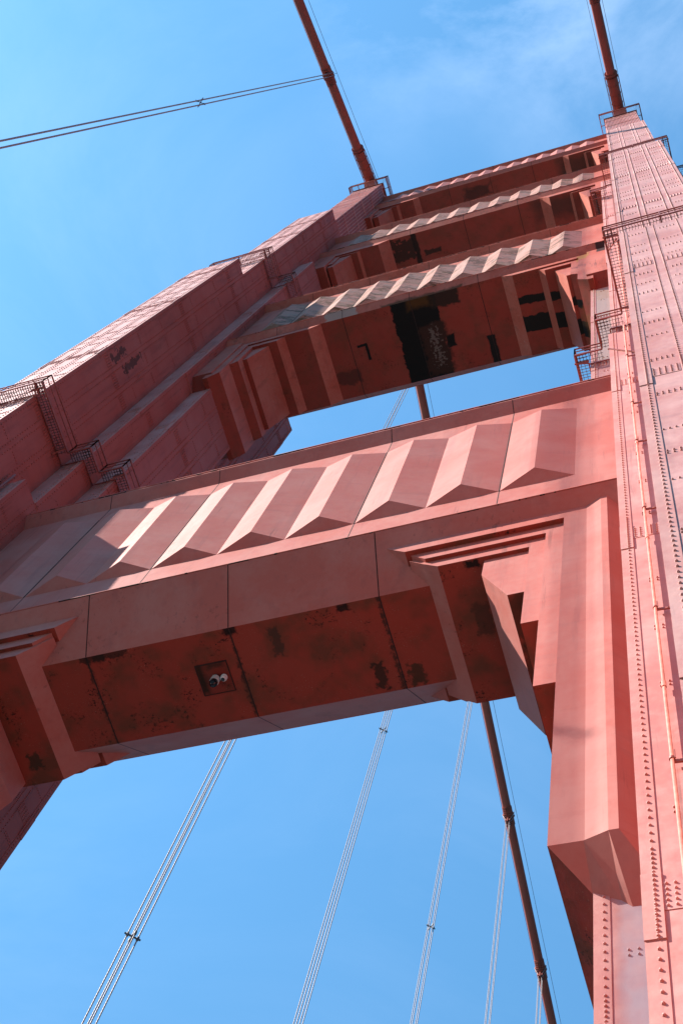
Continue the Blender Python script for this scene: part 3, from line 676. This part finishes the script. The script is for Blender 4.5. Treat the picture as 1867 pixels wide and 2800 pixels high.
def make_cable(cx, lab):
    t = thing('main_cable', (cx, YC, 149.2), lab, 'bridge cable')
    mb = MB(M_CABLE)
    sweep(mb, [(cx, y, zc(y)) for y in frange(9.35, -300, -6)], .465); sweep(mb, [(cx, y, zc(y)) for y in frange(18.2, 640, 8)], .465)
    mb.build('cable_body', t, smooth=True)
    for (ya, yb) in ((9.9, 5.9), (17.6, 21.6)):
        s = MB([M_BAND, M_TRIM]); P = [Vector((cx, y, zc(y) if (y < 9.35 or y > 18.2) else (zc(9.34) + .61 * (y - 9.35) if y < 14 else zc(18.21) + .45 * (18.2 - y)))) for y in (ya, yb)]
        d = (P[1] - P[0]).normalized(); s.tube(P[0], P[1], .565, 28)
        for f in (.3, .55, .8, .97): q = P[0] + (P[1] - P[0]) * f; s.tube(q - d * .03, q + d * .03, .60, 28)
        for f in (1.0, 1.08): q = P[0] + (P[1] - P[0]) * f; s.tube(q - d * .06, q + d * .07, .66, 28)
        s.use(1)
        for sg in (-1, 1):
            o = Vector((sg * .66, 0, .05)); s.bar(P[0] + o, P[1] + o, .05, .20)
        s.build('cable_sleeve', t, smooth=False)
    for y in NEAR_BANDS + FAR_BANDS:
        s = MB([M_BAND, M_TRIM]); c = Vector((cx, y, zc(y))); d = Vector((0, 1, (zc(y + .1) - zc(y - .1)) / .2)).normalized()
        s.tube(c - d * 1.0, c + d * 1.0, .53, 28)
        up_ = d.cross(Vector((1, 0, 0))).normalized()
        if up_.z < 0: up_ = -up_
        for sg in (-1, 1): s.bar(c - d * 1.0 - up_ * (.56) + Vector((sg * .07, 0, 0)), c + d * 1.0 - up_ * (.56) + Vector((sg * .07, 0, 0)), .07, .16); s.bar(c - d * 1.0 + up_ * (.56) + Vector((sg * .07, 0, 0)), c + d * 1.0 + up_ * (.56) + Vector((sg * .07, 0, 0)), .07, .16)
        s.use(1)
        for k in range(9):
            q = c + d * (-.88 + k * .22); s.tube(q - up_ * .58 + Vector((-.34, 0, 0)), q - up_ * .58 + Vector((.34, 0, 0)), .045, 8); s.tube(q + up_ * .58 + Vector((-.3, 0, 0)), q + up_ * .58 + Vector((.3, 0, 0)), .045, 8)
        s.use(0)
        for b in (-.15, .15):   # grooved rings that carry the rope loops
            s.tube(c + d * (b - .09), c + d * (b + .09), .60, 28)
        s.build('cable_band', t)
    for sg in (-1, 1):
        w = MB(M_WIRE); sweep(w, [(cx + sg * .72, y, zc(y) + 1.15) for y in frange(9.35, -300, -8)], .022, 6); sweep(w, [(cx + sg * .72, y, zc(y) + 1.15) for y in frange(18.2, 640, 10)], .022, 6)
        for y in NEAR_BANDS + FAR_BANDS: w.tube((cx + sg * .55, y, zc(y) + .2), (cx + sg * .72, y, zc(y) + 1.2), .022, 6)
        w.build('hand_rope', t)
    return t
make_cable(XL, 'thick round main cable over the left tower leg, with rope sets hanging from it')
make_cable(XR, 'thick round main cable running up from the top of the right tower leg')

# ------------------------------------------------------------------ suspender ropes
M_R = NT("wire_rope"); tc = M_R.n('ShaderNodeTexCoord')
sp_ = M_R.n('ShaderNodeSeparateXYZ'); M_R.set(sp_.inputs[0], tc.outputs['Object'])
ang = M_R.math('ARCTAN2', sp_.outputs[1], sp_.outputs[0])
wv = M_R.math('SINE', M_R.math('ADD', M_R.math('MULTIPLY', sp_.outputs[2], 34.0), M_R.math('MULTIPLY', ang, 6.0)))
M_R.set(M_R.b.inputs['Base Color'], M_R.mix(M_R.ramp(wv, -.4, .6), (.25, .18, .18), (.32, .245, .245)))  # darker bands paint the shade between the strands
bp_ = M_R.n('ShaderNodeBump'); bp_.inputs['Strength'].default_value = .1; bp_.inputs['Distance'].default_value = .02; M_R.set(bp_.inputs['Height'], wv); M_R.set(M_R.b.inputs['Normal'], bp_.outputs[0]); M_R.b.inputs['Roughness'].default_value = .45
M_ROPE2 = M_R.m
def make_suspender(cx, y, zt, lab, spacers, group):
    t = thing('suspender_ropes', (cx, y, DZ), lab, 'suspender ropes', group)
    a, b = .185, .15; r = .032; zc_ = zt - 1.15
    loc = []
    for sx in (-1, 1):
        for sy in (-1, 1):
            m_ = MB(M_ROPE2)
            pts = [(cx + sx * a, y + sy * b, -1.0), (cx + sx * a, y + sy * b, zc_), (cx + sx * .40, y + sy * b, zt - .55), (cx + sx * .63, y + sy * b, zt)]
            for k in range(3):
                m_.tube(pts[k], pts[k + 1], r, 8, caps=False)
            for k in range(4):
                t0, t1 = math.pi / 2 * k / 4, math.pi / 2 * (k + 1) / 4
                m_.tube((cx + sx * .63 * math.cos(t0), y + sy * b, zt + .63 * math.sin(t0)), (cx + sx * .63 * math.cos(t1), y + sy * b, zt + .63 * math.sin(t1)), r, 8, caps=False)
            o = m_.build('rope', t, smooth=True)
            # origin on the rope axis so that the lay of the strands winds round it
            off = Vector((sx * a, sy * b, 0)); o.location = off
            for v in o.data.vertices: v.co -= off
    m_ = MB([M_BAND]); m_.box(cx - .26, cx + .26, y - .24, y + .24, zc_ - .12, zc_ + .12); m_.box(cx - .06, cx + .06, y - .3, y + .3, zc_ - .3, zc_ + .3); m_.build('cable_collar', t)
    for z in spacers:
        m_ = MB(M_WIRE)
        for sx in (-1, 1):
            for sy in (-1, 1):
                m_.tube((cx + sx * a, y + sy * b, z - .10), (cx + sx * a, y + sy * b, z + .10), .062, 8); m_.bar((cx, y, z), (cx + sx * (a + .1), y + sy * (b + .1), z), .05, .07)
        m_.build('spacer', t)
    return t
G = 'sets of four suspender ropes hanging from the main cables'
L_LAB = {-2.4: 'two dark ropes crossing the open sky from the upper cable to the left edge', 30.1: 'thickest rope set, leftmost of those below the lowest strut', 45.4: 'rope set second from the left below the lowest strut',
         60.7: 'rope set third from the left below the lowest strut', 76.0: 'ropes clamped to the slanting cable just below the middle right haunch', 91.2: 'short rope set at the bottom edge clamped to the slanting cable'}
for y in [-2.4] + FAR_BANDS[:5]:
    make_suspender(XL, y, zc(y), L_LAB[y], {-2.4: [94.7, 45], 30.1: [45.7, 88], 45.4: [91.3, 45], 60.7: [87.5, 44], 76.0: [45, 86], 91.2: [44, 80]}[y], G)
for y, lab in ((-2.4, 'ropes hanging from the right cable over the camera, outside the picture'), (30.1, 'ropes hanging from the right cable behind the right leg'), (45.4, 'farther ropes of the right cable behind the right leg')):
    make_suspender(XR, y, zc(y), lab, [45, 90], G)
